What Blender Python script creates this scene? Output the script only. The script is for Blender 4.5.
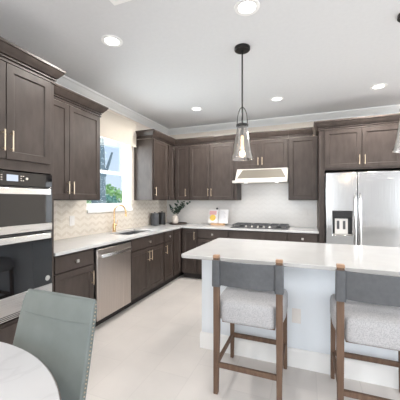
import bpy, bmesh, math, random
from mathutils import Vector, Matrix
random.seed(7)
PI = math.pi
for o in list(bpy.data.objects): bpy.data.objects.remove(o)
SC = bpy.context.scene
COL = SC.collection

# ------------------------------------------------------------------ camera
cd = bpy.data.cameras.new('camera'); cam = bpy.data.objects.new('camera', cd); COL.objects.link(cam)
cam.location = (2.675, -4.978, 1.373)
cam.rotation_euler = (PI/2, 0, math.radians(21.275))
cd.sensor_width = 36; cd.lens = 273.26/400*36; cd.clip_start = .02; cd.clip_end = 200
SC.camera = cam

# ------------------------------------------------------------------ world, lights, exposure
W = bpy.data.worlds.new('world'); SC.world = W; W.use_nodes = True
wn = W.node_tree.nodes; wl = W.node_tree.links; wn.clear()
wo = wn.new('ShaderNodeOutputWorld'); bg = wn.new('ShaderNodeBackground')
tc = wn.new('ShaderNodeTexCoord'); sp = wn.new('ShaderNodeSeparateXYZ'); cr = wn.new('ShaderNodeValToRGB')
cr.color_ramp.elements[0].position = 0.0; cr.color_ramp.elements[0].color = (.74, .86, .98, 1)
cr.color_ramp.elements[1].position = .5; cr.color_ramp.elements[1].color = (.34, .58, .95, 1)
wl.new(tc.outputs['Generated'], sp.inputs[0]); wl.new(sp.outputs[2], cr.inputs[0]); wl.new(cr.outputs[0], bg.inputs[0])
bg.inputs[1].default_value = .95; wl.new(bg.outputs[0], wo.inputs[0])

def area(name, loc, rot, sx, sy, power, color):
    l = bpy.data.lights.new(name, 'AREA'); l.shape = 'RECTANGLE'; l.size = sx; l.size_y = sy
    l.energy = power; l.color = color
    o = bpy.data.objects.new(name, l); o.location = loc; o.rotation_euler = rot; COL.objects.link(o); return o
area('fill_rear_left', (1.95, -9.3, 1.35), (PI/2, 0, 0), 2.8, 2.2, 70, (.93, .97, 1))  # added fill lamp outside an invented rear opening
area('fill_rear_right', (6.95, -9.3, 1.35), (PI/2, 0, 0), 1.3, 2.2, 32, (.93, .97, 1))  # second added rear fill, kept clear of the fridge reflection
area('fill_right', (8.3, -4.2, 1.45), (PI/2, 0, PI/2), 3.4, 2.2, 80, (.93, .97, 1))  # added fill from the unseen right side of the room
area('daylight_kitchen_window', (-.45, -1.72, 1.8), (PI/2, 0, -PI/2), .9, 1.0, 48, (.92, .97, 1))
sl_ = bpy.data.lights.new('sun', 'SUN'); sl_.energy = 3.0; sl_.angle = .02; sl_.color = (1, .96, .9)
so_ = bpy.data.objects.new('sun', sl_); COL.objects.link(so_); so_.rotation_euler = Vector((.57, -.02, .82)).to_track_quat('Z', 'Y').to_euler()
def spot(name, loc, e):      # unseen fill spots without fixtures, added for floor light and bounce
    l = bpy.data.lights.new(name, 'SPOT'); l.energy = e; l.color = (1, .97, .93); l.spot_size = math.radians(174); l.spot_blend = .35; l.shadow_soft_size = .08
    o = bpy.data.objects.new(name, l); o.location = loc; COL.objects.link(o)
for x_, y_ in ((4.75, -2.0), (4.75, -4.2), (6.6, -3.2), (6.6, -6.2), (1.2, -5.6), (3.3, -6.4), (1.2, -7.8), (4.8, -7.8)): spot('room_fill_spot', (x_, y_, 2.77), 42)
VS = SC.view_settings
VS.view_transform = 'Standard'; VS.look = 'None'; VS.gamma = 1; VS.use_curve_mapping = False
VS.exposure = .40

# ------------------------------------------------------------------ materials
def mat(name, col, rough=.5, metal=0, coat=0, spec=.5, emit=None, estr=0):
    m = bpy.data.materials.new(name); m.use_nodes = True
    b = m.node_tree.nodes['Principled BSDF']
    b.inputs['Base Color'].default_value = (*col, 1); b.inputs['Roughness'].default_value = rough
    b.inputs['Metallic'].default_value = metal; b.inputs['Coat Weight'].default_value = coat
    b.inputs['Specular IOR Level'].default_value = spec
    if emit: b.inputs['Emission Color'].default_value = (*emit, 1); b.inputs['Emission Strength'].default_value = estr
    return m
def nt(m): return m.node_tree.nodes, m.node_tree.links, m.node_tree.nodes['Principled BSDF']
def ramp(n, stops):
    r = n.new('ShaderNodeValToRGB'); e = r.color_ramp.elements
    while len(e) < len(stops): e.new(.5)
    for i, (p, c) in enumerate(stops): e[i].position = p; e[i].color = (*c, 1)
    return r
def coords(n, l, scale, kind='Object'):
    t = n.new('ShaderNodeTexCoord'); mp = n.new('ShaderNodeMapping'); mp.inputs['Scale'].default_value = scale
    l.new(t.outputs[kind], mp.inputs[0]); return mp
def noisy(name, c0, c1, scale, rough=.5, nscale=3, metal=0, coat=0, bump=0, detail=4, p0=.3, p1=.7, spec=.5):
    m = mat(name, c0, rough, metal, coat, spec); n, l, b = nt(m)
    mp = coords(n, l, scale); ns = n.new('ShaderNodeTexNoise'); ns.inputs['Scale'].default_value = nscale; ns.inputs['Detail'].default_value = detail
    r = ramp(n, [(p0, c0), (p1, c1)]); l.new(mp.outputs[0], ns.inputs[0]); l.new(ns.outputs[0], r.inputs[0]); l.new(r.outputs[0], b.inputs['Base Color'])
    if bump:
        bp = n.new('ShaderNodeBump'); bp.inputs['Strength'].default_value = bump; bp.inputs['Distance'].default_value = .002
        l.new(ns.outputs[0], bp.inputs['Height']); l.new(bp.outputs[0], b.inputs['Normal'])
    return m
M = {}
M['wood'] = noisy('stained_cabinet_wood', (.040, .0285, .0235), (.066, .050, .043), (5, 5, 1.6), .46, 3, coat=.0, spec=.4, bump=.05)
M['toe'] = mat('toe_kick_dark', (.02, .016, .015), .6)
M['wall'] = noisy('cream_wall_paint', (.86, .78, .69), (.88, .80, .71), (1, 1, 1), .9, 20, bump=.02)
M['wall_grey'] = mat('pale_grey_wall_paint', (.66, .67, .69), .9)
M['ceil'] = noisy('ceiling_paint', (.705, .715, .73), (.725, .735, .75), (1, 1, 1), .95, 30, bump=.03)
M['trim'] = mat('white_trim_paint', (.90, .90, .89), .4)
M['quartz'] = noisy('white_quartz', (.53, .525, .52), (.57, .565, .56), (1, 1, 1), .22, 6, coat=.1)
M['island'] = mat('pale_island_paint', (.85, .90, .95), .45)
M['plate'] = mat('white_plastic', (.84, .81, .78), .35)
M['gold'] = mat('champagne_brass', (.66, .54, .40), .28, 1)
M['faucet'] = mat('brushed_gold', (.83, .56, .30), .25, 1)
M['nickel'] = mat('satin_nickel', (.75, .72, .68), .3, 1)
M['black_glass'] = mat('black_oven_glass', (.006, .006, .007), .04, 0, .6)
M['black'] = mat('black_enamel', (.012, .012, .013), .35)
M['dark_metal'] = mat('dark_bronze', (.022, .021, .021), .42, .6)
M['iron'] = mat('grey_iron', (.11, .11, .115), .45, .6)
M['grey_ceramic'] = noisy('slate_ceramic', (.055, .058, .066), (.09, .095, .105), (1, 1, 1), .45, 14)
M['charcoal_ceramic'] = noisy('charcoal_ceramic', (.02, .021, .022), (.035, .036, .038), (1, 1, 1), .5, 14)
M['sling'] = noisy('slate_leather', (.080, .084, .092), (.102, .107, .116), (1, 1, 1), .5, 30, bump=.2)
M['leather'] = noisy('sage_leather', (.14, .162, .156), (.175, .20, .193), (1, 1, 1), .42, 9, bump=.12, detail=8)
M['stool_wood'] = noisy('walnut', (.12, .073, .05), (.18, .115, .08), (25, 25, 2), .6, 2, spec=.25)
M['wood_tip'] = noisy('light_end_grain', (.30, .175, .10), (.38, .235, .145), (30, 30, 30), .5, 2)
M['boucle'] = noisy('oatmeal_woven', (.36, .36, .375), (.50, .495, .505), (1, 1, 1), .9, 150, bump=.7, detail=3, p0=.35, p1=.6)
M['shade'] = noisy('cream_linen', (.66, .595, .51), (.69, .63, .545), (3, 3, 60), .9, 5, bump=.1)
M['board'] = noisy('oak', (.50, .30, .16), (.62, .40, .23), (2, 20, 20), .5, 3)
M['tray'] = mat('dark_walnut_tray', (.07, .045, .035), .5)
M['vase'] = noisy('stoneware', (.58, .52, .46), (.68, .62, .56), (1, 1, 1), .6, 30)
M['leaf'] = noisy('eucalyptus_leaf', (.012, .03, .018), (.03, .065, .04), (1, 1, 1), .5, 30)
M['stem'] = mat('plant_stem', (.07, .06, .035), .6)
M['page'] = mat('book_page', (.85, .83, .83), .7)
M['print'] = mat('printed_text', (.55, .55, .60), .7)
M['yellow'] = mat('printed_yellow', (.90, .62, .12), .6)
M['pink'] = mat('printed_pink', (.80, .45, .45), .6)
M['glow'] = mat('lamp_lens', (1, 1, 1), .5, emit=(1, .98, .95), estr=3.5)
M['bulb'] = mat('bulb_filament_glow', (1, .8, .5), .3, emit=(1, .66, .34), estr=1.8)
M['display'] = mat('oven_display', (.25, .28, .33), .3, emit=(.62, .72, .88), estr=.42)
M['bark'] = noisy('blue_grey_bark', (.12, .17, .20), (.17, .23, .27), (4, 4, 1), .9, 6, bump=.6)
M['bush'] = noisy('shrub_leaf', (.20, .42, .14), (.50, .72, .30), (1, 1, 1), .6, 4)
M['bush2'] = noisy('blue_shrub_leaf', (.12, .30, .24), (.26, .50, .44), (1, 1, 1), .6, 4)
M['lawn'] = noisy('lawn', (.14, .26, .09), (.24, .36, .14), (1, 1, 1), .9, 5)
M['stucco'] = noisy('pale_stucco', (.55, .57, .62), (.62, .64, .68), (1, 1, 1), .9, 20)
M['roof'] = mat('brown_roof', (.20, .13, .11), .8)
M['cushion_foot'] = mat('black_rubber', (.02, .02, .02), .7)

def steel(name, c, rough, sc):
    m = mat(name, c, rough, 1); n, l, b = nt(m)
    mp = coords(n, l, sc); ns = n.new('ShaderNodeTexNoise'); ns.inputs['Scale'].default_value = 4; ns.inputs['Detail'].default_value = 2
    r = ramp(n, [(.3, tuple(x*.84 for x in c)), (.7, c)]); l.new(mp.outputs[0], ns.inputs[0]); l.new(ns.outputs[0], r.inputs[0]); l.new(r.outputs[0], b.inputs['Base Color'])
    mr = n.new('ShaderNodeMapRange'); mr.inputs[3].default_value = rough-.05; mr.inputs[4].default_value = rough+.07
    l.new(ns.outputs[0], mr.inputs[0]); l.new(mr.outputs[0], b.inputs['Roughness'])
    return m
M['steel'] = steel('stainless_steel', (.60, .595, .59), .17, (60, 60, .6))
M['steel_h'] = steel('stainless_steel_horizontal', (.72, .70, .68), .28, (.6, .6, 60))
M['steel_bright'] = mat('bright_steel_bar', (.86, .85, .84), .22, 1)
M['steel_dw'] = steel('warm_brushed_steel', (.62, .56, .52), .34, (60, 60, .6))
M['sink'] = steel('sink_steel', (.42, .42, .43), .35, (20, 20, 20))
M['hood'] = mat('hood_enamel', (.60, .575, .53), .35, .1)
M['hood_in'] = mat('taupe_hood_panel', (.16, .145, .12), .5, .3)

# marble
m = mat('white_marble', (.85, .85, .86), .15, 0, .2); M['marble'] = m; n, l, b = nt(m)
mp = coords(n, l, (1, 1, 1)); mp.inputs['Rotation'].default_value = (0, 0, .6)
n1 = n.new('ShaderNodeTexNoise'); n1.inputs['Scale'].default_value = 1.7; n1.inputs['Detail'].default_value = 6; n1.inputs['Distortion'].default_value = 1.2
l.new(mp.outputs[0], n1.inputs[0])
r = ramp(n, [(.0, (.58, .58, .595)), (.485, (.58, .58, .595)), (.5, (.545, .545, .56)), (.52, (.58, .58, .595)), (1, (.61, .61, .62))])
l.new(n1.outputs[0], r.inputs[0]); l.new(r.outputs[0], b.inputs['Base Color'])
# floor tile
m = mat('pale_floor_tile', (.7, .65, .6), .38); M['floor'] = m; n, l, b = nt(m)
mp = coords(n, l, (1, 1, 1)); mp.inputs['Rotation'].default_value = (0, 0, PI/2)
br = n.new('ShaderNodeTexBrick'); br.offset = .33; br.inputs['Scale'].default_value = 1
br.inputs['Brick Width'].default_value = .61; br.inputs['Row Height'].default_value = .305; br.inputs['Mortar Size'].default_value = .004; br.inputs['Mortar Smooth'].default_value = .2
br.inputs['Color1'].default_value = (.70, .66, .63, 1); br.inputs['Color2'].default_value = (.75, .705, .67, 1); br.inputs['Mortar'].default_value = (.68, .64, .61, 1)
l.new(mp.outputs[0], br.inputs[0])
ns = n.new('ShaderNodeTexNoise'); ns.inputs['Scale'].default_value = 2.5; ns.inputs['Detail'].default_value = 5; l.new(mp.outputs[0], ns.inputs[0])
r = ramp(n, [(.3, (.9, .9, .9)), (.7, (1, 1, 1))]); l.new(ns.outputs[0], r.inputs[0])
mx = n.new('ShaderNodeMix'); mx.data_type = 'RGBA'; mx.blend_type = 'MULTIPLY'; mx.inputs[0].default_value = 1
l.new(br.outputs[0], mx.inputs[6]); l.new(r.outputs[0], mx.inputs[7]); l.new(mx.outputs[2], b.inputs['Base Color'])
# chevron backsplash: u along the wall, v up
def chevron(name, axis, c0, c1, grout):
    m = mat(name, c0, .25, 0, .2); n, l, b = nt(m)
    t = n.new('ShaderNodeTexCoord'); s = n.new('ShaderNodeSeparateXYZ'); l.new(t.outputs['Object'], s.inputs[0])
    def ma(op, a, bb=None, c=None):
        x = n.new('ShaderNodeMath'); x.operation = op
        for i, v in enumerate((a, bb, c)):
            if v is None: continue
            if isinstance(v, (int, float)): x.inputs[i].default_value = v
            else: l.new(v, x.inputs[i])
        return x.outputs[0]
    P = .14
    tri = ma('PINGPONG', s.outputs[axis], P/2)
    v = ma('ADD', s.outputs[2], ma('MULTIPLY', tri, .6))
    row = ma('DIVIDE', v, .042); fr = ma('FRACT', row); fl = ma('FLOOR', row)
    g1 = ma('LESS_THAN', fr, .09)
    uf = ma('FRACT', ma('DIVIDE', s.outputs[axis], P/2)); g2 = ma('LESS_THAN', uf, .04)
    g = ma('MAXIMUM', g1, g2)
    par = ma('FLOORED_MODULO', fl, 2)
    a = n.new('ShaderNodeMix'); a.data_type = 'RGBA'; a.inputs[6].default_value = (*c0, 1); a.inputs[7].default_value = (*c1, 1); l.new(par, a.inputs[0])
    e = n.new('ShaderNodeMix'); e.data_type = 'RGBA'; e.inputs[7].default_value = (*grout, 1); l.new(a.outputs[2], e.inputs[6]); l.new(g, e.inputs[0])
    l.new(e.outputs[2], b.inputs['Base Color']); return m
M['tile_left'] = chevron('cream_chevron_tile', 1, (.78, .71, .62), (.70, .625, .53), (.84, .79, .72))
M['tile_back'] = chevron('pale_chevron_tile', 0, (.87, .84, .81), (.85, .82, .79), (.88, .86, .84))
# thin glass
def glassmat(name, tint, refl=.12, edge=.75):
    m = bpy.data.materials.new(name); m.use_nodes = True; n = m.node_tree.nodes; l = m.node_tree.links; n.clear()
    o = n.new('ShaderNodeOutputMaterial'); tr = n.new('ShaderNodeBsdfTransparent'); tr.inputs[0].default_value = (*tint, 1)
    g = n.new('ShaderNodeBsdfGlossy'); g.inputs['Roughness'].default_value = .03; mx = n.new('ShaderNodeMixShader')
    lw = n.new('ShaderNodeLayerWeight'); lw.inputs[0].default_value = .3
    mr = n.new('ShaderNodeMapRange'); mr.inputs[3].default_value = refl*.4; mr.inputs[4].default_value = edge
    l.new(lw.outputs['Facing'], mr.inputs[0]); l.new(mr.outputs[0], mx.inputs[0]); l.new(tr.outputs[0], mx.inputs[1]); l.new(g.outputs[0], mx.inputs[2]); l.new(mx.outputs[0], o.inputs[0])
    return m
M['glass'] = glassmat('clear_glass', (.97, .98, .98), .1, .22)
M['shade_glass'] = glassmat('seeded_lamp_glass', (.93, .91, .885), .6, .95)

# ------------------------------------------------------------------ mesh helpers
def BM(): return bmesh.new()
def box(bm, x0, x1, y0, y1, z0, z1):
    v = [bm.verts.new(p) for p in ((x0,y0,z0),(x1,y0,z0),(x1,y1,z0),(x0,y1,z0),(x0,y0,z1),(x1,y0,z1),(x1,y1,z1),(x0,y1,z1))]
    for f in ((0,3,2,1),(4,5,6,7),(0,1,5,4),(1,2,6,5),(2,3,7,6),(3,0,4,7)): bm.faces.new([v[i] for i in f])
    return bm
def loft(bm, rings, cap=True, closed=True):
    R = [[bm.verts.new(p) for p in r] for r in rings]; k = len(R[0])
    for a, b2 in zip(R, R[1:]):
        for i in range(k if closed else k-1): bm.faces.new((a[i], a[(i+1) % k], b2[(i+1) % k], b2[i]))
    if cap: bm.faces.new(R[0][::-1]); bm.faces.new(R[-1])
    return R
def lathe(bm, prof, c=(0,0,0), seg=24, cap=True):
    rings = [[(c[0]+r*math.cos(2*PI*i/seg), c[1]+r*math.sin(2*PI*i/seg), c[2]+z) for i in range(seg)] for r, z in prof]
    loft(bm, rings, cap); return bm
def tube(bm, pts, r, seg=10, cap=True):
    pts = [Vector(p) for p in pts]; rings = []; up = None
    for i, p in enumerate(pts):
        t = (pts[min(i+1, len(pts)-1)]-pts[max(i-1, 0)]).normalized()
        if up is None: up = t.orthogonal().normalized()
        up = (up-t*up.dot(t)).normalized(); s = t.cross(up)
        rr = r[i] if isinstance(r, (list, tuple)) else r
        rings.append([p+up*rr*math.cos(2*PI*k/seg)+s*rr*math.sin(2*PI*k/seg) for k in range(seg)])
    loft(bm, rings, cap); return bm
def post(bm, pts, w, d):
    """rectangular bar through pts; w in x, d in y, sizes per point"""
    rings = []
    for p, ww, dd in zip(pts, w, d):
        rings.append([(p[0]-ww/2, p[1]-dd/2, p[2]), (p[0]+ww/2, p[1]-dd/2, p[2]), (p[0]+ww/2, p[1]+dd/2, p[2]), (p[0]-ww/2, p[1]+dd/2, p[2])])
    loft(bm, rings); return bm
def sweep(bm, path, prof):
    """profile (out, z) along a 2D path, offset to the right hand side with mitred corners"""
    P = [Vector(p) for p in path]; N = []
    for a, b2 in zip(P, P[1:]):
        t = (b2-a).normalized(); N.append(Vector((t.y, -t.x)))
    rings = []
    for i, p in enumerate(P):
        if i == 0: q = N[0]
        elif i == len(P)-1: q = N[-1]
        else:
            q = (N[i-1]+N[i]); q = q/(q.dot(N[i]))
        rings.append([(p.x+q.x*o, p.y+q.y*o, z) for o, z in prof])
    loft(bm, rings); return bm
def obj(name, bm, m, parent=None, bevel=0, smooth=30, loc=None):
    bmesh.ops.recalc_face_normals(bm, faces=bm.faces)
    me = bpy.data.meshes.new(name); bm.to_mesh(me); bm.free()
    me.materials.append(m if not isinstance(m, str) else M[m])
    o = bpy.data.objects.new(name, me); COL.objects.link(o)
    if parent: o.parent = parent
    if loc: o.location = loc
    if smooth:
        for p in me.polygons: p.use_smooth = True
        me.set_sharp_from_angle(angle=math.radians(smooth))
    if bevel:
        b = o.modifiers.new('bevel', 'BEVEL'); b.width = bevel; b.segments = 2; b.limit_method = 'ANGLE'; b.angle_limit = math.radians(40)
        b.harden_normals = False
    return o
def thing(name, label, cat, loc=(0,0,0), rz=0, group=None):
    o = bpy.data.objects.new(name, None); COL.objects.link(o); o.location = loc; o.rotation_euler = (0, 0, rz); o.empty_display_size = .1
    o['label'] = label; o['category'] = cat
    if group: o['group'] = group
    return o
def tag(o, label, cat, group=None):
    o['label'] = label; o['category'] = cat
    if group: o['group'] = group
    return o
def struct(name, bm, m, parent=None, bevel=0, label=None):
    o = obj(name, bm, m, parent, bevel)
    if not parent: o['kind'] = 'structure'
    if label: o['label'] = label
    return o
def dup(root, loc, label, rz=None):
    r2 = root.copy(); COL.objects.link(r2); r2.location = loc; r2['label'] = label
    if rz is not None: r2.rotation_euler = (0, 0, rz)
    for ch in list(root.children):
        c = ch.copy(); COL.objects.link(c); c.parent = r2
        for g in ch.children:
            d = g.copy(); COL.objects.link(d); d.parent = c
    return r2

# ------------------------------------------------------------------ room shell
CH = 2.80; RX = 8.0; RY = -9.0
struct('floor', box(BM(), -.15, RX+.15, RY-.15, .15, -.1, 0), 'floor')
struct('ceiling', box(BM(), -.15, RX+.15, RY-.15, .15, CH, CH+.1), 'ceil')
WY0, WY1, WZ0, WZ1 = -2.20, -1.22, 1.235, 2.42
bm = BM()
box(bm, -.15, 0, RY, WY0, 0, CH); box(bm, -.15, 0, WY1, .15, 0, CH); box(bm, -.15, 0, WY0, WY1, 0, WZ0); box(bm, -.15, 0, WY0, WY1, WZ1, CH)
struct('wall_left', bm, 'wall')
struct('wall_back', box(BM(), 0, RX, 0, .15, 0, CH), 'wall')
bm = BM()   # front wall behind the camera with two openings invented for the fill light
for x0, x1 in ((0, .5), (3.4, 6.25), (7.65, RX)): box(bm, x0, x1, RY-.15, RY, 0, CH)
for x0, x1 in ((.5, 3.4), (6.25, 7.65)): box(bm, x0, x1, RY-.15, RY, 2.5, CH); box(bm, x0, x1, RY-.15, RY, 0, .2)
struct('wall_front', bm, 'wall_grey')
bm = BM()
box(bm, RX, RX+.15, RY, -6.0, 0, CH); box(bm, RX, RX+.15, -2.4, .15, 0, CH); box(bm, RX, RX+.15, -6.0, -2.4, 0, .3); box(bm, RX, RX+.15, -6.0, -2.4, 2.6, CH)  # unseen wall, its opening made up for the right fill lamp
struct('wall_right', bm, 'wall_grey')
cp = [(0,-.105),(.012,-.105),(.016,-.085),(.03,-.075),(.05,-.05),(.075,-.03),(.085,-.022),(.095,-.02),(.1,0),(0,0)]
struct('trim_1', sweep(BM(), [(0, RY), (0, 0), (RX, 0)], [(o, CH+z) for o, z in cp]), 'trim', label='white crown moulding along the ceiling')

# window 1
wr = bpy.data.objects.new('window_1', None); COL.objects.link(wr); wr['kind'] = 'structure'; wr.location = (-.07, (WY0+WY1)/2, WZ0)
wr['label'] = 'white double-hung kitchen window above the sink'
hw = (WY1-WY0)/2; hh = WZ1-WZ0
def ring(bm, x0, x1, y0, y1, z0, z1, w):
    box(bm, x0, x1, y0, y0+w, z0, z1); box(bm, x0, x1, y1-w, y1, z0, z1); box(bm, x0, x1, y0+w, y1-w, z0, z0+w); box(bm, x0, x1, y0+w, y1-w, z1-w, z1)
struct('window_frame', (lambda b: (ring(b, -.06, .0, -hw, hw, 0, hh, .045), b)[1])(BM()), 'trim', wr, .003)
b_ = BM(); ring(b_, -.03, -.005, -hw+.045, hw-.045, .045, .575, .045); struct('lower_sash', b_, 'trim', wr, .003)
b_ = BM(); ring(b_, -.055, -.032, -hw+.045, hw-.045, .535, hh-.045, .035); struct('upper_sash', b_, 'trim', wr, .003)
struct('pane', box(BM(), -.02, -.016, -hw+.09, hw-.09, .09, .53), 'glass', wr)
struct('pane', box(BM(), -.046, -.042, -hw+.08, hw-.08, .57, hh-.08), 'glass', wr)
struct('window_sill', box(BM(), 0, .105, -hw-.0, hw+.0, -.035, .006), 'trim', wr, .004)
struct('jamb_liner', (lambda b: (box(b, .0, .0695, -hw-.0, -hw+.012, 0.006, hh), box(b, .0, .0695, hw-.012, hw, 0.006, hh), b)[-1])(BM()), 'trim', wr)
# frames for the invented openings behind the camera
for i, (x0, x1) in enumerate(((.5, 3.4), (6.25, 7.65))):
    r_ = bpy.data.objects.new('window_%d' % (i+2), None); COL.objects.link(r_); r_['kind'] = 'structure'; r_.location = ((x0+x1)/2, RY-.05, .2)
    b_ = BM(); h = (x1-x0)/2
    box(b_, -h, -h+.06, -.04, .02, 0, 2.3); box(b_, h-.06, h, -.04, .02, 0, 2.3); box(b_, -.03, .03, -.04, .02, .06, 2.24); box(b_, -h+.06, h-.06, -.04, .02, 0, .06); box(b_, -h+.06, h-.06, -.04, .02, 2.24, 2.3)
    struct('window_frame', b_, 'trim', r_)

# ------------------------------------------------------------------ outside the window
struct('ground', box(BM(), -45, -.3, -25, 40, -.5, -.4), 'lawn')
def tree():
    t = thing('tree', 'tall blue-grey forked tree trunk standing outside the kitchen window', 'tree', (-3.0, 1.38, -.4))
    b = BM(); tube(b, [(0,0,-.05),(.03,.0,.8),(0,.03,1.8),(.02,.0,2.8),(0,-.05,4.2),(.0,-.1,6)], [.27,.22,.20,.19,.16,.10], 12); obj('trunk', b, 'bark', t)
    b = BM(); tube(b, [(0,.08,2.2),(.02,.28,2.55),(.02,.47,2.95),(.02,.60,3.25)], [.07,.05,.04,.03], 9); obj('branch', b, 'bark', t)
    return t
tree()
def bush(name, label, loc, r, h, m, n_):
    b = BM(); rnd = random.Random(loc[1])
    for i in range(n_):
        a = rnd.uniform(0, 2*PI); q = rnd.uniform(-1, 1); rr = rnd.uniform(.75, 1)
        p = Vector((math.cos(a)*math.sqrt(1-q*q)*r*rr, math.sin(a)*math.sqrt(1-q*q)*r*rr, h/2+q*h/2*rr))
        d = Vector((rnd.uniform(-1,1), rnd.uniform(-1,1), rnd.uniform(-.3,1))).normalized()*.13; s = d.cross(Vector((rnd.uniform(-1,1), rnd.uniform(-1,1), rnd.uniform(-1,1)))).normalized()*.05
        v = [b.verts.new(p), b.verts.new(p+d*.5+s), b.verts.new(p+d), b.verts.new(p+d*.5-s)]; b.faces.new(v)
    t = thing(name, label, 'shrub', loc); obj('foliage', b, m, t)
    b = BM(); lathe(b, [(.05, -.02), (.04, h*.5)], seg=8); obj('stem', b, 'stem', t); return t
bush('shrub', 'light green leafy shrub outside the window, taller one behind', (-6.2, 5.5, -.4), 1.1, 2.5, 'bush', 3000)
bush('shrub', 'blue-green shrub outside the window, lower one in front', (-3.9, 2.85, -.4), .60, 1.95, 'bush2', 1500)

# ------------------------------------------------------------------ backsplash
o = obj('tile_backsplash', (lambda b: (box(b, .0005, .01, -3.232, WY0, .90, 1.366), box(b, .0005, .01, WY1, -.012, .90, 1.366), box(b, .0005, .01, WY0, WY1, .90, 1.195), b)[-1])(BM()), 'tile_left', smooth=0)
tag(o, 'cream chevron tile backsplash on the left wall around the window', 'backsplash')
b = BM(); box(b, .012, 2.84, -.01, -.0005, .90, 1.368); box(b, 1.562, 2.398, -.01, -.0005, 1.368, 1.9)
o = obj('tile_backsplash', b, 'tile_back', smooth=0); tag(o, 'pale tile backsplash on the back wall behind the cooktop', 'backsplash')

# ------------------------------------------------------------------ cabinet pieces (local frame: x along the wall, -y to the room)
def shaker(bm, x0, x1, z0, z1, y, t=.02, w=.055, dp=.009):
    w = min(w, (x1-x0)*.3)
    def r(a, yy): return [(x0+a, yy, z0+a), (x1-a, yy, z0+a), (x1-a, yy, z1-a), (x0+a, yy, z1-a)]
    R = [[bm.verts.new(p) for p in rr] for rr in (r(0, y), r(0, y-t), r(w, y-t), r(w+.006, y-t+dp))]
    for a, c in zip(R, R[1:]):
        for i in range(4): bm.faces.new((a[i], a[(i+1)%4], c[(i+1)%4], c[i]))
    bm.faces.new(R[0][::-1]); bm.faces.new(R[-1]); return bm
def pull(parent, x, y, zc, L=.15, m='gold'):
    b = BM(); hl = L/2
    tube(b, [(x, y-.032, zc-hl), (x, y-.032, zc+hl)], .0055, 8)
    for s in (-1, 1): tube(b, [(x, y+.0005, zc+s*(hl-.018)), (x, y-.032, zc+s*(hl-.018))], .005, 8)
    obj('handle', b, m, parent)
def knob(parent, x, y, z, m='nickel'):
    b = BM(); tube(b, [(x, y+.0005, z), (x, y-.016, z)], .007, 10); box(b, x-.015, x+.015, y-.028, y-.016, z-.015, z+.015)
    obj('knob', b, m, parent, .002)
def door(parent, x0, x1, z0, z1, y=0, hx=None, hz=None, hl=.15, m='wood', hm='gold'):
    o = obj('door', shaker(BM(), x0, x1, z0, z1, y), m, parent, .0015, smooth=0)
    if hx is not None: pull(o, hx, y-.02, hz, hl, hm)
    return o
def drawer(parent, x0, x1, z0, z1, y=0, kn=True):
    o = obj('drawer', box(BM(), x0, x1, y-.02, y, z0, z1), 'wood', parent, .003)
    if kn: knob(o, (x0+x1)/2, y-.02, (z0+z1)/2)
    return o
CP = [(0,-.125),(.012,-.125),(.012,-.110),(.003,-.107),(.003,-.100),(.018,-.097),(.018,-.088),(.010,-.085),(.010,-.080),(.024,-.077),(.036,-.060),(.056,-.036),(.062,-.022),(.070,-.018),(.070,0),(0,0)]
def crown(parent, path, ztop):
    obj('crown_moulding', sweep(BM(), path, [(o, ztop+z) for o, z in CP]), 'wood', parent, smooth=20)
UT = 2.50; UB = 1.37
LR = PI/2    # rotation of cabinets on the left wall: local x -> world y, local -y -> world x
def left(name, label, y0, face, group=None): return thing(name, label, 'cabinet', (face, y0, 0), LR, group)

# --- tall oven tower: local x from 0 (world y -4.05) to .80 (world y -3.25), face at world x .64
TW = left('oven_tower_cabinet', 'tall dark wood cabinet tower housing the double wall oven', -4.05, .64)
b = BM(); box(b, 0, .018, 0, .637, .1, 2.42); box(b, .784, .815, 0, .637, .1, 2.42); box(b, .018, .784, 0, .637, 1.595, 2.42); box(b, .018, .784, 0, .637, .1, .475); box(b, .018, .784, .60, .637, .475, 1.595)
obj('body', b, 'wood', TW, .001)
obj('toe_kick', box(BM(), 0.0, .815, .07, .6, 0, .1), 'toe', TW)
door(TW, .030, .397, 1.672, 2.365, 0, .372, 1.80, .15); door(TW, .403, .770, 1.672, 2.365, 0, .430, 1.80, .15)
drawer(TW, .03, .77, .13, .455, 0, False)
crown(TW, [(-.0, 0), (.812, 0), (.812, .637)], UT)

# --- double wall oven
OV = thing('double_wall_oven', 'stainless and black glass double wall oven built into the tall cabinet', 'oven', (.645, -3.65, .484), LR)
ow = .378
obj('body', box(BM(), -ow+.02, ow-.02, .005, .58, .004, 1.09), 'black', OV)
cpn = obj('control_panel', box(BM(), -ow, ow, -.018, .0, .995, 1.098), 'black_glass', OV, .002)
obj('display', box(BM(), 0.0, .085, -.0195, -.0185, 1.028, 1.075), 'display', cpn)
for dx, dz in ((-.035, 1.035), (-.035, 1.052), (-.035, 1.069), (.108, 1.035), (.108, 1.052), (.108, 1.069), (.125, 1.035), (.125, 1.069)):
    obj('button', box(BM(), dx-.005, dx+.005, -.0195, -.0185, dz-.003, dz+.003), 'nickel', cpn)
b = BM(); tube(b, [(.150, -.0185, 1.052), (.150, -.026, 1.052)], .010, 14); obj('dial', b, 'nickel', cpn)
def ovendoor(z0, z1, band, name):
    # steel frame band at the bottom, dark glass above, flat bar handle at the top
    d = obj(name, box(BM(), -ow, ow, -.02, 0, z0, z0+band), 'steel_h', OV, .002)
    obj('glass', box(BM(), -ow, ow, -.02, 0, z0+band+.0005, z1), 'black_glass', d, .002)
    b = BM(); box(b, -ow+.045, ow-.045, -.062, -.044, z1-.058, z1-.012)
    for s in (-ow+.07, ow-.07): box(b, s-.012, s+.012, -.0445, -.0195, z1-.048, z1-.022)
    obj('handle', b, 'steel_bright', d, .003)
    return d
ovendoor(.640, .990, .057, 'upper_door')
ovendoor(.185-.17, .632, .170, 'lower_door')
b = BM()
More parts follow.
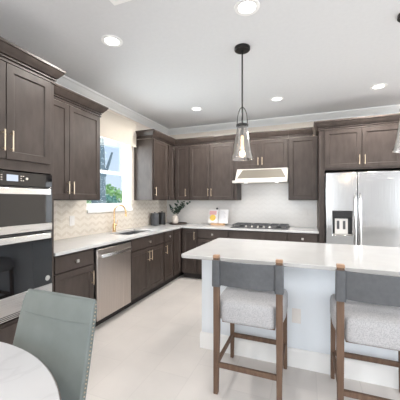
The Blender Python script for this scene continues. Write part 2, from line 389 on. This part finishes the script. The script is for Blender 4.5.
for k in range(3): box(b, -ow+.01, ow-.01, -.0215, -.0203, .024+k*.012, .029+k*.012)
obj('vent_slots', b, 'black', OV)
b = BM(); tube(b, [(.333, -.0201, .240), (.333, -.0215, .240)], .022, 20); o = obj('badge', b, 'nickel', OV); o['label'] = 'round silver emblem on the lower oven door'

# --- left upper cabinet
def upper(name, label, loc, rz, w, z0, z1, depth, doors, path, group='upper cabinets'):
    t = thing(name, label, 'cabinet', loc, rz, group)
    obj('body', box(BM(), 0, w, 0, depth, z0, z1-.127), 'wood', t, .001)
    for d in doors: door(t, *d)
    crown(t, path, z1); return t
GAP = .003
upper('wall_cabinet', 'dark two-door wall cabinet between the oven tower and the window', (.35, -3.232, 0), LR, .892, UB, UT, .347,
      [(.015, .417, UB+.012, 2.365, 0, .389, 1.50, .13), (.423, .872, UB+.012, 2.365, 0, .451, 1.50, .13)], [(.072, 0), (.892, 0), (.892, .347)])
# --- upper cabinet right of the window
upper('wall_cabinet', 'dark wall cabinet on the left wall just right of the window', (.35, -1.138, 0), LR, .786, UB, UT, .347,
      [(.02, .50, UB+.012, 2.365, 0, .048, 1.515, .14), (.54, .745, UB+.012, 2.365, 0)], [(0, .347), (0, 0), (.786+.0, 0)])
# --- back wall uppers (local x = world x - x0)
def bupper(label, x0, x1, z0, doors, face=-.35, group='upper cabinets', path=None):
    return upper('wall_cabinet', label, (x0, face, 0), 0, x1-x0, z0, UT, -face-.003, [(a-x0, c-x0, z0+.012, 2.365, 0)+tuple(h) for a, c, h in doors], path or [(0, 0), (x1-x0, 0)], group)
bupper('narrow dark wall cabinet on the back wall in the corner', .353, .668, UB, [(.385, .655, (.60-.353, 1.51, .14))])
bupper('dark two-door wall cabinet on the back wall left of the range hood', .669, 1.556, UB, [(.68, 1.066, (1.040-.669, 1.51, .14)), (1.072, 1.50, (1.10-.669, 1.51, .14))])
bupper('short dark two-door wall cabinet above the range hood', 1.558, 2.402, 1.90, [(1.575, 1.955, (1.925-1.558, 2.02, .13)), (1.961, 2.385, (1.992-1.558, 2.02, .13))])
bupper('dark single-door wall cabinet between the range hood and the refrigerator panel', 2.404, 2.842, UB, [(2.42, 2.825, ())], path=[(0, 0), (.366, 0)])

# --- refrigerator surround
FC = thing('refrigerator_cabinet', 'dark two-door cabinet over the refrigerator with tall side panels', 'cabinet', (2.845, -.655, 0))
for xa, xb in ((.002, .075), (1.005, 1.08)): obj('side_panel', box(BM(), xa, xb, 0, .652, 0, 1.80), 'wood', FC, .001)
obj('body', box(BM(), .002, 1.08, 0.001, .652, 1.80, 2.42), 'wood', FC, .001)
door(FC, .078, .538, 1.825, 2.365, 0, .508, 1.93, .13); door(FC, .544, 1.005, 1.825, 2.365, 0, .574, 1.93, .13)
crown(FC, [(0, .652), (0, 0), (1.08, 0), (1.08, .652)], UT)

# --- base cabinets
def base(name, label, loc, rz, w, parts, depth=.612, hollow=False, group='base cabinets'):
    t = thing(name, label, 'cabinet', loc, rz, group)
    b = BM()
    if hollow:
        box(b, 0, .018, 0, depth, .1, .882); box(b, w-.018, w, 0, depth, .1, .882); box(b, .018, w-.018, 0, .018, .1, .882); box(b, .018, w-.018, depth-.018, depth, .1, .882); box(b, .018, w-.018, .018, depth-.018, .1, .118)
    else: box(b, 0, w, 0, depth, .1, .882)
    obj('body', b, 'wood', t, .001)
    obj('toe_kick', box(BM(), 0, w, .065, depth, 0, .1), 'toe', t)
    for p in parts:
        if p[0] == 'd': door(t, *p[1:])
        else: drawer(t, *p[1:])
    return t
FX = .615
base('base_cabinet', 'dark base cabinet with one drawer between the oven tower and the dishwasher', (FX, -3.232, 0), LR, .50,
     [('w', .015, .48, .722, .868), ('d', .015, .48, .112, .712, 0, .447, .585, .14)])
base('base_cabinet', 'dark two-door base cabinet under the sink', (FX, -2.118, 0), LR, .858,
     [('w', .015, .843, .722, .868), ('d', .015, .425, .112, .712, 0, .395, .605, .14), ('d', .431, .843, .112, .712, 0, .463, .605, .14)], hollow=True)
base('base_cabinet', 'narrow dark base cabinet with one drawer right of the sink cabinet', (FX, -1.258, 0), LR, .325,
     [('w', .015, .31, .722, .868), ('d', .015, .31, .112, .712, 0, .045, .605, .13)])
base('base_cabinet', 'dark corner base cabinet with plain panel where the two counters meet', (FX, -.931, 0), LR, .926,
     [('d', .015, .285, .112, .868, 0)])
BY = -.615
base('base_cabinet', 'narrow dark full-height-door base cabinet on the back wall in the corner', (.64, BY, 0), 0, .287,
     [('d', .015, .272, .112, .868, 0, .245, .76, .14)])
base('base_cabinet', 'dark base cabinet with drawer and knob on the back wall left of the cooktop', (.929, BY, 0), 0, .559,
     [('w', .015, .545, .722, .868), ('d', .015, .277, .112, .712, 0, .25, .60, .14), ('d', .283, .545, .112, .712, 0, .31, .60, .14)])
base('base_cabinet', 'wide dark base cabinet with plain front panel under the cooktop', (1.490, BY, 0), 0, .908,
     [('w', .012, .896, .722, .868, 0, False), ('d', .012, .451, .112, .712, 0, .42, .60, .14), ('d', .457, .896, .112, .712, 0, .488, .60, .14)])
base('base_cabinet', 'dark base cabinet with drawer beside the refrigerator panel', (2.400, BY, 0), 0, .444,
     [('w', .015, .429, .722, .868), ('d', .015, .429, .112, .712, 0, .05, .60, .14)])

# --- dishwasher
DW = thing('dishwasher', 'stainless steel dishwasher between two dark base cabinets', 'dishwasher', (.62, -2.425, 0), LR)
obj('body', box(BM(), -.297, .297, .006, .59, .1, .875), 'black', DW)
dd = obj('door', box(BM(), -.295, .295, -.028, .004, .105, .852), 'steel_dw', DW, .004)
b = BM(); rings = []
for i in range(13):
    u = i/12; x = -.255+.51*u; o_ = .028+.022*math.sin(PI*u)
    rings.append([(x, -.028-o_-.008, .765), (x, -.028-o_+.004, .765), (x, -.028-o_+.004, .80), (x, -.028-o_-.008, .80)])
loft(b, rings)
for s in (-1, 1): box(b, s*.245-.012, s*.245+.012, -.06, -.027, .768, .797)
obj('handle', b, 'steel_bright', dd, .003)
obj('control_strip', box(BM(), -.295, .295, -.024, .004, .855, .874), 'black', DW, .001)
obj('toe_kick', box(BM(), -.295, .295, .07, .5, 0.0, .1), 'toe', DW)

# --- countertop (L) with sink cut-out
SX0, SX1, SY0, SY1 = .15, .50, -1.98, -1.36
b = BM()
def slabgrid(bm, xs, ys, keep, z0, z1):
    V = {}
    def v(i, j, k):
        if (i, j, k) not in V: V[i, j, k] = bm.verts.new((xs[i], ys[j], (z0, z1)[k]))
        return V[i, j, k]
    K = {(i, j) for i in range(len(xs)-1) for j in range(len(ys)-1) if keep(i, j)}
    for i, j in K:
        bm.faces.new((v(i,j,1), v(i+1,j,1), v(i+1,j+1,1), v(i,j+1,1))); bm.faces.new((v(i,j,0), v(i,j+1,0), v(i+1,j+1,0), v(i+1,j,0)))
        for di, dj, a, c in ((-1,0,(i,j),(i,j+1)), (1,0,(i+1,j),(i+1,j+1)), (0,-1,(i,j),(i+1,j)), (0,1,(i,j+1),(i+1,j+1))):
            if (i+di, j+dj) not in K: bm.faces.new((v(*a,0), v(*c,0), v(*c,1), v(*a,1)))
xs = [.0105, SX0, SX1, .655, 2.845]; ys = [-3.232, SY0, SY1, -.655, -.0105]
slabgrid(b, xs, ys, lambda i, j: (i < 3 and not (i == 1 and j == 1)) or j == 3, .884, .914)
o = obj('countertop', b, 'quartz', None, .003); tag(o, 'white L-shaped quartz countertop along the left and back walls', 'countertop')

# --- sink
SK = thing('sink', 'stainless steel undermount sink set in the white counter below the window', 'sink', ((SX0+SX1)/2, (SY0+SY1)/2, .884))
a, c = (SX1-SX0)/2, (SY1-SY0)/2
b = BM(); t = .004
box(b, -a-.02, -a, -c-.02, c+.02, -.003, 0); box(b, a, a+.02, -c-.02, c+.02, -.003, 0); box(b, -a, a, -c-.02, -c, -.003, 0); box(b, -a, a, c, c+.02, -.003, 0)
box(b, -a-t, -a, -c-t, c+t, -.2, -.003); box(b, a, a+t, -c-t, c+t, -.2, -.003); box(b, -a, a, -c-t, -c, -.2, -.003); box(b, -a, a, c, c+t, -.2, -.003); box(b, -a-t, a+t, -c-t, c+t, -.204, -.2)
obj('basin', b, 'sink', SK)
obj('drain', lathe(BM(), [(.045, -.2), (.042, -.196), (.02, -.197)], seg=20), 'nickel', SK)

# --- faucet
FA = thing('kitchen_faucet', 'tall brushed gold gooseneck faucet behind the sink', 'faucet', (.085, -1.745, .914))
obj('base', lathe(BM(), [(.028, 0), (.028, .006), (.023, .010), (.023, .11), (.019, .118), (.014, .125)], seg=20), 'faucet', FA)
b = BM(); pts = [(0, 0, .12), (0, 0, .285)]
for i in range(13):
    a_ = PI*i/12; pts.append((.10-.10*math.cos(a_), 0, .285+.10*math.sin(a_)))
pts.append((.20, 0, .26))
tube(b, pts, .0115, 12); obj('spout', b, 'faucet', FA)
b = BM(); tube(b, [(.20, 0, .265), (.20, 0, .225)], [.014, .016], 14); obj('spray_head', b, 'faucet', FA)
b = BM(); tube(b, [(0, .02, .085), (0, .055, .095)], .012, 12); tube(b, [(0, .05, .095), (.015, .062, .17)], [.006, .005], 8); obj('lever', b, 'faucet', FA)

# --- range hood
HD = thing('range_hood', 'cream and steel under-cabinet range hood over the cooktop', 'range hood', (1.98, 0, 1.67))
b = BM(); prof = [(-.012, 0), (-.012, .228), (-.36, .228), (-.36, .222), (-.49, .045), (-.50, .04), (-.50, 0)]
w0 = .418
loft(b, [[(s*w0, y, z) for y, z in prof] for s in (-1, 1)])
obj('canopy', b, 'hood', HD, .002, smooth=20)
b = BM()    # recessed looking steel field on the sloped face
def sl(u): return (-.36-.13*u-.0025, .222-.177*u+.0015)
p0, p1 = sl(.08), sl(.90)
q = [(-w0+.10, *p0), (w0-.10, *p0), (w0-.025, *p1), (-w0+.025, *p1)]
loft(b, [[(x, y+.003, z-.003) for x, y, z in q], [(x*.995, y-.001, z+.0008) for x, y, z in q]]); obj('front_panel', b, 'hood_in', HD, smooth=0)
obj('lip', box(BM(), -.465, .418, -.515, -.374, -.012, .028), 'hood', HD, .003)
for x in (-.25, .25): o = obj('lamp', lathe(BM(), [(.03, -.0135), (.028, -.012)], (x, -.44, 0), 16), 'glow', HD)

# --- cooktop
CT = thing('gas_cooktop', 'gas cooktop with dark grates on the back counter', 'cooktop', (1.955, -.31, .914))
obj('tray', box(BM(), -.455, .455, -.265, .235, 0, .014), 'iron', CT, .004)
for gx in (-.30, 0, .30):
    b = BM(); hw_ = .142; gz = .052
    for y in (-.17, .21): box(b, gx-hw_, gx+hw_, y-.006, y+.006, gz-.012, gz)
    for x in (-hw_+.006, 0, hw_-.006): box(b, gx+x-.006, gx+x+.006, -.17, .21, gz-.012, gz)
    for y in (-.07, .02, .11): box(b, gx-hw_, gx+hw_, y-.005, y+.005, gz-.011, gz+.001)
    for sx in (-1, 1):
        for y in (-.165, .205): box(b, gx+sx*(hw_-.01)-.006, gx+sx*(hw_-.01)+.006, y-.006, y+.006, .0142, gz-.01)
    obj('grate', b, 'iron', CT)
for x, y in ((-.30, -.08), (-.30, .12), (0, .02), (.30, -.08), (.30, .12)):
    obj('burner', lathe(BM(), [(.045, .0142), (.045, .024), (.03, .026), (.03, .034), (.01, .036)], (x, y, 0), 20), 'black', CT)
for k in range(5):
    obj('knob', lathe(BM(), [(.019, .0142), (.019, .020), (.015, .024), (.015, .042), (.012, .044)], (-.20+k*.095, -.225, 0), 16), 'nickel', CT)

# --- refrigerator
FR = thing('refrigerator', 'stainless side-by-side refrigerator with water dispenser', 'refrigerator', (3.386, -.66, 0))
obj('body', box(BM(), -.450, .450, .005, .63, .03, 1.74), 'iron', FR, .004)
b = BM(); x0, x1, z0, z1 = -.455, -.0665, .06, 1.756; dx0, dx1, dz0, dz1 = -.372, -.124, .885, 1.222
xs = [x0, dx0, dx1, x1]; zs = [z0, dz0, dz1, z1]
tb = BM(); slabgrid(tb, xs, zs, lambda i, j: not (i == 1 and j == 1), 0, .075)
for v_ in tb.verts: v_.co = Vector((v_.co.x, -v_.co.z, v_.co.y))
fd = obj('freezer_door', tb, 'steel', FR, .006)
b = BM()
box(b, dx0, dx1, -.012, -.002, dz0, dz1); box(b, dx0, dx0+.004, -.072, -.012, dz0, dz1); box(b, dx1-.004, dx1, -.072, -.012, dz0, dz1); box(b, dx0+.004, dx1-.004, -.072, -.012, dz0, dz0+.004); box(b, dx0+.004, dx1-.004, -.072, -.012, dz1-.004, dz1)
ds = obj('dispenser', b, 'black', fd)
obj('control_panel', box(BM(), dx0+.005, dx1-.005, -.07, -.02, dz1-.09, dz1-.005), 'black_glass', ds, .002)
b = BM(); box(b, dx0+.035, dx1-.05, -.035, -.0125, dz0+.015, dz1-.11); o = obj('bay_panel', b, M['plate'], ds, .003)
for k in (0, 1):
    xx = dx0+.06+k*.075; obj('paddle', box(BM(), xx, xx+.032, -.042, -.0355, dz0+.08, dz1-.14), 'iron', ds, .003)
obj('drip_tray', box(BM(), dx0+.006, dx1-.006, -.078, -.036, dz0+.005, dz0+.014), 'nickel', ds, .001)
rd = obj('refrigerator_door', box(BM(), -.0585, .455, -.075, 0, .06, 1.756), 'steel', FR, .006)
for par, x in ((fd, -.090), (rd, -.033)):
    b = BM(); pts = [(x, -.074, 1.46), (x, -.105, 1.44), (x, -.122, 1.38), (x, -.13, 1.0), (x, -.122, .62), (x, -.105, .56), (x, -.074, .54)]
    tube(b, pts, .013, 10); obj('handle', b, 'steel_bright', par)
obj('badge', box(BM(), .285, .345, -.0765, -.0753, 1.652, 1.664), 'nickel', rd, .0005)
obj('grille', box(BM(), -.44, .44, -.05, .0045, .004, .052), 'black', FR, .002)

# ------------------------------------------------------------------ outlets
def outlet(label, loc, rz, w=.075):
    t = thing('wall_outlet', label, 'outlet', loc, rz, 'white outlet and switch plates')
    obj('plate', box(BM(), -w/2, w/2, -.006, 0, -.06, .06), 'plate', t, .002)
    obj('socket', box(BM(), -.017, .017, -.0085, -.0062, -.033, .033), 'plate', t, .001)
outlet('white outlet plate on the left chevron backsplash below the two-door wall cabinet', (.0105, -2.44, 1.12), LR)
outlet('white plate on the back tiles beside the refrigerator, left of the pair', (2.655, -.0105, 1.15), 0, .07)
outlet('white plate on the back tiles nearest the refrigerator panel, right of the pair', (2.745, -.0105, 1.15), 0, .07)

# ------------------------------------------------------------------ island
IX0, IX1 = 1.78, 4.05
IS = thing('kitchen_island', 'pale blue-white panelled kitchen island base behind the stools', 'island', (1.78, -2.59, 0))
W_ = IX1-IX0
b = BM(); box(b, .0, W_, 0, .72, 0, .884); obj('body', b, 'island', IS, .002)
b = BM(); box(b, -.012, .115, -.014, .0, .15, .884); obj('corner_pilaster', b, 'island', IS, .002)
b = BM(); sweep(b, [(-.012, .72), (-.012, -.0), (W_, -.0)], [(0, 0), (.018, 0), (.018, .125), (.014, .14), (.006, .15), (0, .15)]); obj('base_moulding', b, 'trim', IS)
o = obj('island_countertop', BM(), 'quartz')
bm = bmesh.new()
def rrect(x0, x1, y0, y1, r, z, k=6):
    P = []
    for cx, cy, a0 in ((x1-r, y0+r, -PI/2), (x1-r, y1-r, 0), (x0+r, y1-r, PI/2), (x0+r, y0+r, PI)):
        for i in range(k+1): a_ = a0+PI/2*i/k; P.append((cx+r*math.cos(a_), cy+r*math.sin(a_), z))
    return P
loft(bm, [rrect(1.68, 4.15, -2.885, -1.80, .03, .884), rrect(1.68, 4.15, -2.885, -1.80, .03, .914)])
bmesh.ops.recalc_face_normals(bm, faces=bm.faces); bm.to_mesh(o.data); bm.free()
bv = o.modifiers.new('bevel', 'BEVEL'); bv.width = .004; bv.segments = 2; bv.limit_method = 'ANGLE'; bv.angle_limit = math.radians(50)
tag(o, 'white quartz island countertop overhanging the stools', 'countertop')
outlet('white outlet plate low on the island front between the two stools', (2.598, -2.5905, .42), 0, .07)

# ------------------------------------------------------------------ bar stools
def stool():
    t = thing('bar_stool', 'left bar stool with slate leather back and woven grey seat', 'stool', (2.293, -2.885, 0), 0, 'bar stools at the island')
    for s in (-1, 1):
        b = BM(); post(b, [(s*.217, -.238, 0), (s*.217, -.220, .45), (s*.216, -.232, .974)], [.032, .042, .042], [.034, .044, .036])
        o = obj('rear_leg', b, 'stool_wood', t, .004)
        b = BM(); post(b, [(s*.216, -.2323, .962), (s*.216, -.2325, .982)], [.046, .044], [.040, .038]); obj('wood_tip', b, 'wood_tip', o, .003)
        b = BM(); post(b, [(s*.222, .236, 0), (s*.217, .222, .54)], [.028, .038], [.028, .038]); obj('front_leg', b, 'stool_wood', t, .004)
        b = BM(); post(b, [(s*.217, -.214, .455), (s*.217, .214, .455)], [.02, .02], [.02, .02]); b.free()
        b = BM(); box(b, s*.218-.010, s*.218+.010, -.208, .212, .185, .217); obj('side_stretcher', b, 'stool_wood', t, .003)
    obj('rear_stretcher', box(BM(), -.199, .199, -.243, -.220, .185, .219), 'stool_wood', t, .003)
    obj('front_stretcher', box(BM(), -.205, .205, .216, .240, .185, .219), 'stool_wood', t, .003)
    obj('seat_frame', box(BM(), -.185, .185, -.20, .20, .495, .513), 'stool_wood', t, .003)
    # cushion
    rings = []
    def sq(hx, y0, y1, z, e=11, k=48):
        P = []; cy = (y0+y1)/2; hy = (y1-y0)/2
        for i in range(k):
            a_ = 2*PI*i/k; c_, s_ = math.cos(a_), math.sin(a_)
            P.append((hx*math.copysign(abs(c_)**(2/e), c_), cy+hy*math.copysign(abs(s_)**(2/e), s_), z))
        return P
    # narrower at the back between the posts, wider towards the front
    def shape(f, z):
        P = sq(1, -.235, .245, z)
        Q = []
        for x, y, zz in P:
            w = .193+.052*min(1, max(0, (y+.20)/.06))
            Q.append((x*w*f, .005+(y-.005)*f, zz))
        return Q
    b = BM(); R_ = [shape(.94, .508), shape(.985, .513), shape(1.0, .53), shape(1.0, .62), shape(.985, .642), shape(.94, .655), shape(.7, .663), shape(.3, .666)]
    loft(b, R_); obj('seat', b, 'boucle', t, smooth=60)
    # leather sling back wrapping both posts
    b = BM(); outer = []; N_ = 16
    ring_ = []
    for i in range(N_+1):
        u = -1+2*i/N_; ring_.append((u*.200, -.232-.030*(1-u*u)))
    rr = []
    for x, y in ring_: rr.append([(x, y-.008, .772), (x, y+.008, .772), (x, y+.008, .943), (x, y-.008, .943)])
    loft(b, rr)
    sg = obj('back_sling', b, 'sling', t, .003)
    for s in (-1, 1):
        b = BM(); x = s*.216; loft(b, [rrect(x-.029, x+.029, -.259, -.206, .010, .760, 3), rrect(x-.027, x+.027, -.259, -.208, .010, .947, 3)]); obj('sling_sleeve', b, 'sling', sg, .002)
    return t
s0 = stool()
dup(s0, (3.085, -2.880, 0), 'right bar stool with slate leather back, cut by the frame edge')

# ------------------------------------------------------------------ dining chair and table
CHR = thing('dining_chair', 'sage grey leather dining chair with nailhead trim behind the marble table', 'chair', (1.640, -4.36, 0))
def bk(x, zz, yy): return (x, yy, zz)
b = BM(); rings = []
def cy(z): return .30-.235*(.95-z)     # centre line of the raked back
def chw(z): return .205+.012*min(1, (.95-z)/.35)
lv = [.42, .55, .68, .80, .90, .93, .945, .950]
for z in lv:
    e = max(0, (z-.90)/.05); f = 1-.025*e*e; th = .026*(1-.45*e*e)
    w = chw(z)*f; y = cy(z); k = 8; P = []
    for i in range(k+1): u = -1+2*i/k; P.append((u*w, y-th+.012*(u*u), z))
    for i in range(k+1): u = 1-2*i/k; P.append((u*w, y+th-.006*(u*u), z))
    rings.append(P)
loft(b, rings); back = obj('backrest', b, 'leather', CHR, .006, smooth=50)
# welt seams
b = BM(); z = .86; tube(b, [(u*chw(z)*.985, cy(z)-.0255+.012*u*u, z) for u in [-1+.2*i for i in range(11)]], .0018, 6); obj('seam', b, 'leather', back)
nail = None
for s in (-1, 1):
    for i in range(34):
        z = .93-i*.0145; x = s*(chw(z)*(1-.025*max(0, (z-.9)/.05)**2)+.0005); y = cy(z)+.004
        if nail is None:
            nb = BM(); bmesh.ops.create_icosphere(nb, subdivisions=1, radius=.0036); nail = obj('nailhead', nb, 'gold', back)
            n_ = nail
        else: n_ = nail.copy(); COL.objects.link(n_); n_.parent = back
        n_.location = (x, y, z)
b = BM(); loft(b, [rrect(-.23, .23, -.24, .24, .04, .38), rrect(-.235, .235, -.25, .245, .05, .41), rrect(-.235, .235, -.25, .245, .05, .46), rrect(-.20, .20, -.22, .21, .05, .485)]); obj('seat', b, 'leather', CHR, .01, smooth=50)
for sx in (-1, 1):
    for sy in (-1, 1):
        b = BM(); post(b, [(sx*.20, sy*.215 + (.03 if sy > 0 else 0), 0), (sx*.20, sy*.205, .385)], [.028, .045], [.028, .045]); obj('leg', b, 'stool_wood', CHR, .003)

TB = thing('dining_table', 'round white marble dining table in the near left corner', 'table', (1.475, -5.003, 0))
R0 = .82
b = BM(); lathe(b, [(R0-.02, .735), (R0-.004, .74), (R0-.002, .757), (R0-.006, .76), (R0-.10, .7602), (.3, .7603)], seg=96); tp = obj('tabletop', b, 'marble', TB, smooth=25)
b = BM(); lathe(b, [(R0-.045, .728), (R0+.001, .732), (R0+.003, .752), (R0-.001, .7565), (R0-.008, .7565), (R0-.05, .735)], seg=96, cap=False); obj('rim', b, mat('bronze_rim', (.22, .18, .165), .4, .7), tp, smooth=25)
b = BM(); lathe(b, [(.30, 0), (.30, .02), (.12, .06), (.06, .14), (.05, .45), (.09, .65), (.22, .727)], seg=32); obj('pedestal', b, 'dark_metal', TB)

# ------------------------------------------------------------------ window shade
SH = thing('window_shade', 'flat cream fabric valance shade over the kitchen window', 'shade', (.002, -1.755, 2.235))
obj('fabric', box(BM(), .0, .075, -.575, .575, .012, .395), 'shade', SH, .004)
obj('hem', box(BM(), .062, .079, -.577, .577, 0, .02), 'shade', SH, .003)

# ------------------------------------------------------------------ pendants
def pendant():
    t = thing('pendant_light', 'left pendant lamp with clear flared glass shade over the island', 'lamp', (2.115, -2.45, CH), 0, 'pendant lights over the island')
    z = lambda q: q-CH
    obj('ceiling_canopy', lathe(BM(), [(.073, z(2.8)), (.073, z(2.778)), (.068, z(2.772)), (.012, z(2.77)), (.010, z(2.755))][::-1], seg=32), 'dark_metal', t)
    b = BM(); tube(b, [(0, 0, z(2.772)), (0, 0, z(2.06))], .0075, 10); obj('rod', b, 'dark_metal', t)
    b = BM()
    for s in (-1, 1):
        pts = [(s*.048*math.sin(PI/2*i/10), 0, z(2.095)+.145*math.cos(PI/2*i/10)) for i in range(11)]; tube(b, pts+[(s*.048, 0, z(2.072))], .0042, 8)
    obj('arch_bracket', b, 'dark_metal', t)
    b = BM(); lathe(b, [(.052, z(2.062)), (.056, z(2.062)), (.056, z(2.080)), (.052, z(2.080)), (.052, z(2.062))], seg=32, cap=False); box(b, -.052, .052, -.005, .005, z(2.066), z(2.076)); obj('ring', b, 'dark_metal', t)
    b = BM(); lathe(b, [(.009, z(2.066)), (.013, z(2.03)), (.016, z(2.0)), (.014, z(1.975))][::-1], seg=16); obj('socket', b, 'dark_metal', t)
    b = BM(); lathe(b, [(.008, z(1.985)), (.012, z(1.965)), (.014, z(1.93)), (.014, z(1.89)), (.012, z(1.86)), (.003, z(1.845))][::-1], seg=16); obj('bulb', b, 'bulb', t)
    b = BM()
    P = [(.048, 2.058), (.052, 2.02), (.065, 1.95), (.078, 1.87), (.092, 1.80), (.101, 1.757), (.1045, 1.752), (.1025, 1.762), (.0885, 1.80), (.0745, 1.87), (.0615, 1.95), (.0485, 2.02), (.0445, 2.058), (.048, 2.058)]
    lathe(b, [(r_, z(q)) for r_, q in P], seg=40, cap=False); obj('glass_shade', b, 'shade_glass', t, smooth=40)
    l = bpy.data.lights.new('bulb_light', 'POINT'); l.energy = 1.5; l.color = (1, .8, .58); l.shadow_soft_size = .03
    lo = bpy.data.objects.new('bulb_light', l); COL.objects.link(lo); lo.parent = t; lo.location = (0, 0, z(1.80))
    return t
p0_ = pendant()
dup(p0_, (3.405, -2.45, CH), 'right pendant lamp with clear flared glass shade, cut by the frame edge')

# ------------------------------------------------------------------ recessed lights and vent
def downlight(loc, label, e=48):
    t = thing('recessed_light', label, 'ceiling light', loc, 0, 'recessed ceiling lights')
    b = BM(); lathe(b, [(.062, -.002), (.066, -.008), (.092, -.006), (.095, -.0005), (.062, -.0005)], seg=36, cap=False); obj('trim_ring', b, 'trim', t)
    obj('lens', lathe(BM(), [(.063, -.004), (.03, -.0055)], seg=32), 'glow', t)
    l = bpy.data.lights.new('downlight_beam', 'SPOT'); l.energy = e; l.color = (1, .955, .90); l.spot_size = math.radians(174); l.spot_blend = .35; l.shadow_soft_size = .06
    lo = bpy.data.objects.new('downlight_beam', l); COL.objects.link(lo); lo.parent = t; lo.location = (0, 0, -.02)
    return t
downlight((1.05, -2.98, CH), 'round recessed ceiling light above the left counter, nearer the camera')
downlight((2.266, -2.97, CH), 'round recessed ceiling light at the top of the photo near the left pendant', 16)
downlight((1.08, -1.02, CH), 'round recessed ceiling light in front of the back corner cabinets', 62)
downlight((2.288, -1.0, CH), 'round recessed ceiling light in front of the range hood', 54)
downlight((3.518, -.97, CH), 'round recessed ceiling light in front of the refrigerator', 80)
VT = thing('ceiling_vent', 'white air vent at the top edge of the ceiling', 'vent', (1.56, -3.485, CH))
b = BM(); ring_pts = [(-.19, .19)]
box(b, -.19, -.16, -.14, .14, -.008, 0); box(b, .16, .19, -.14, .14, -.008, 0); box(b, -.16, .16, -.14, -.11, -.008, 0); box(b, -.16, .16, .11, .14, -.008, 0); obj('frame', b, 'trim', VT)
b = BM()
for k in range(9): box(b, -.16, .16, -.10+k*.024, -.088+k*.024, -.006, -.001)
obj('louvres', b, 'trim', VT)

# ------------------------------------------------------------------ counter decor
def canister(label, loc, r, h, m):
    t = thing('canister', label, 'canister', loc, 0, 'canisters in the corner')
    obj('jar', lathe(BM(), [(r*.94, 0), (r, .008), (r, h-.004), (r*.97, h)], seg=28), m, t)
    obj('lid', lathe(BM(), [(r*1.0, h+.0005), (r*1.02, h+.006), (r*1.0, h+.014), (r*.5, h+.017), (.012, h+.018), (.016, h+.032), (.008, h+.036)], seg=28), m, t)
canister('slate grey lidded canister in the corner, larger and in front', (.115, -.66, .914), .074, .205, 'grey_ceramic')
canister('charcoal lidded canister in the corner behind the slate grey one', (.125, -.42, .914), .068, .21, 'charcoal_ceramic')
o = obj('serving_tray', lathe(BM(), [(.15, 0), (.165, .004), (.178, .020), (.174, .022), (.160, .010), (.05, .008)], seg=40), 'tray', None, 0, 30, (.385, -.255, .914)); tag(o, 'round dark wooden tray under the leafy vase in the corner', 'tray')
VS_ = thing('vase', 'beige stoneware vase with dark green branches on a dark tray', 'vase', (.325, -.265, .924))
obj('vessel', lathe(BM(), [(.045, 0), (.062, .02), (.070, .07), (.060, .12), (.038, .145), (.036, .165), (.030, .165), (.03, .02)], seg=28), 'vase', VS_)
rnd = random.Random(5)
for k, (dx, dy, hh_) in enumerate(((.22, -.06, .26), (.30, -.03, .24), (.12, -.10, .25), (.05, -.05, .22), (-.06, -.12, .18), (.17, .02, .20))):
    base_ = Vector((0, 0, .06)); tip = Vector((dx, dy, .165+hh_)); mid = Vector((dx*.3, dy*.3, .19+hh_*.35))
    pts = []
    for i in range(9):
        u = i/8; pts.append(base_*(1-u)**2+mid*2*u*(1-u)+tip*u*u)
    b = BM(); tube(b, pts, .0018, 5); br_ = obj('branch', b, 'stem', VS_)
    b = BM()
    for i in range(22):
        u = .36+.64*i/21; p = base_*(1-u)**2+mid*2*u*(1-u)+tip*u*u
        d = Vector((rnd.uniform(-1, 1), rnd.uniform(-1, 1), rnd.uniform(-.4, 1))).normalized()*.042; s_ = d.cross(Vector((rnd.uniform(-1,1), rnd.uniform(-1,1), rnd.uniform(-1,1)))).normalized()*.017
        nn = d.cross(s_).normalized()*.002
        vv = [b.verts.new(q) for q in (p, p+d*.35+s_, p+d*.75+s_*.8, p+d, p+d*.75-s_*.8, p+d*.35-s_)]; b.faces.new(vv)
    obj('leaves', b, 'leaf', br_)

# cookbook on its stand
TL = math.radians(-14)
BS = thing('cookbook_stand', 'light wooden cookbook stand on the back counter left of the cooktop', 'book stand', (1.17, -.20, .914))
b = BM(); box(b, -.13, .13, -.055, .04, .0, .014); box(b, -.13, .13, -.055, -.045, .014, .034); obj('ledge', b, 'board', BS, .003)
b = BM(); loft(b, [[(-.12, .012, .014), (.12, .012, .014), (.12, .024, .014), (-.12, .024, .014)], [(-.10, .075, .24), (.10, .075, .24), (.10, .087, .24), (-.10, .087, .24)]]); obj('back_board', b, 'board', BS, .003)
b = BM(); tube(b, [(-.045, .081, .24), (-.045, .085, .285)], .008, 10); lathe(b, [(.008, .28), (.02, .29), (.02, .31), (.008, .318)], (-.045, .085, 0), 14); o = obj('finial', b, 'iron', BS)
CB = thing('cookbook', 'open cookbook with a yellow food picture on its left page', 'book', (1.165, -.205, .950)); CB.scale = (1.1, 1, 1.12); CB.rotation_euler = (math.radians(-14), 0, 0)
for s in (-1, 1):
    b = BM(); rg = []
    for i in range(9):
        u = i/8; x = s*(.004+.168*u); y = -.014*math.sin(PI*min(1, u*1.15))-.004
        rg.append([(x, y, 0), (x, .006, 0), (x, .006, .225), (x, y, .225)])
    loft(b, rg); pg_ = obj('page_block', b, 'page', CB, smooth=50)
    if s < 0:
        b = BM(); box(b, -.15, -.03, -.0195, -.0175, .135, .20); obj('picture_title', b, 'pink', pg_)
        b = BM(); rr_ = [(-.09+.052*math.cos(2*PI*i/24), -.0195, .085+.052*math.sin(2*PI*i/24)) for i in range(24)]; loft(b, [rr_, [(x, y+.002, z_) for x, y, z_ in rr_]]); obj('food_picture', b, 'yellow', pg_)
    else:
        b = BM()
        for k in range(9): box(b, .04, .135-(k % 3)*.014, -.0190, -.0182, .04+k*.019, .045+k*.019)
        obj('text_lines', b, 'print', pg_)
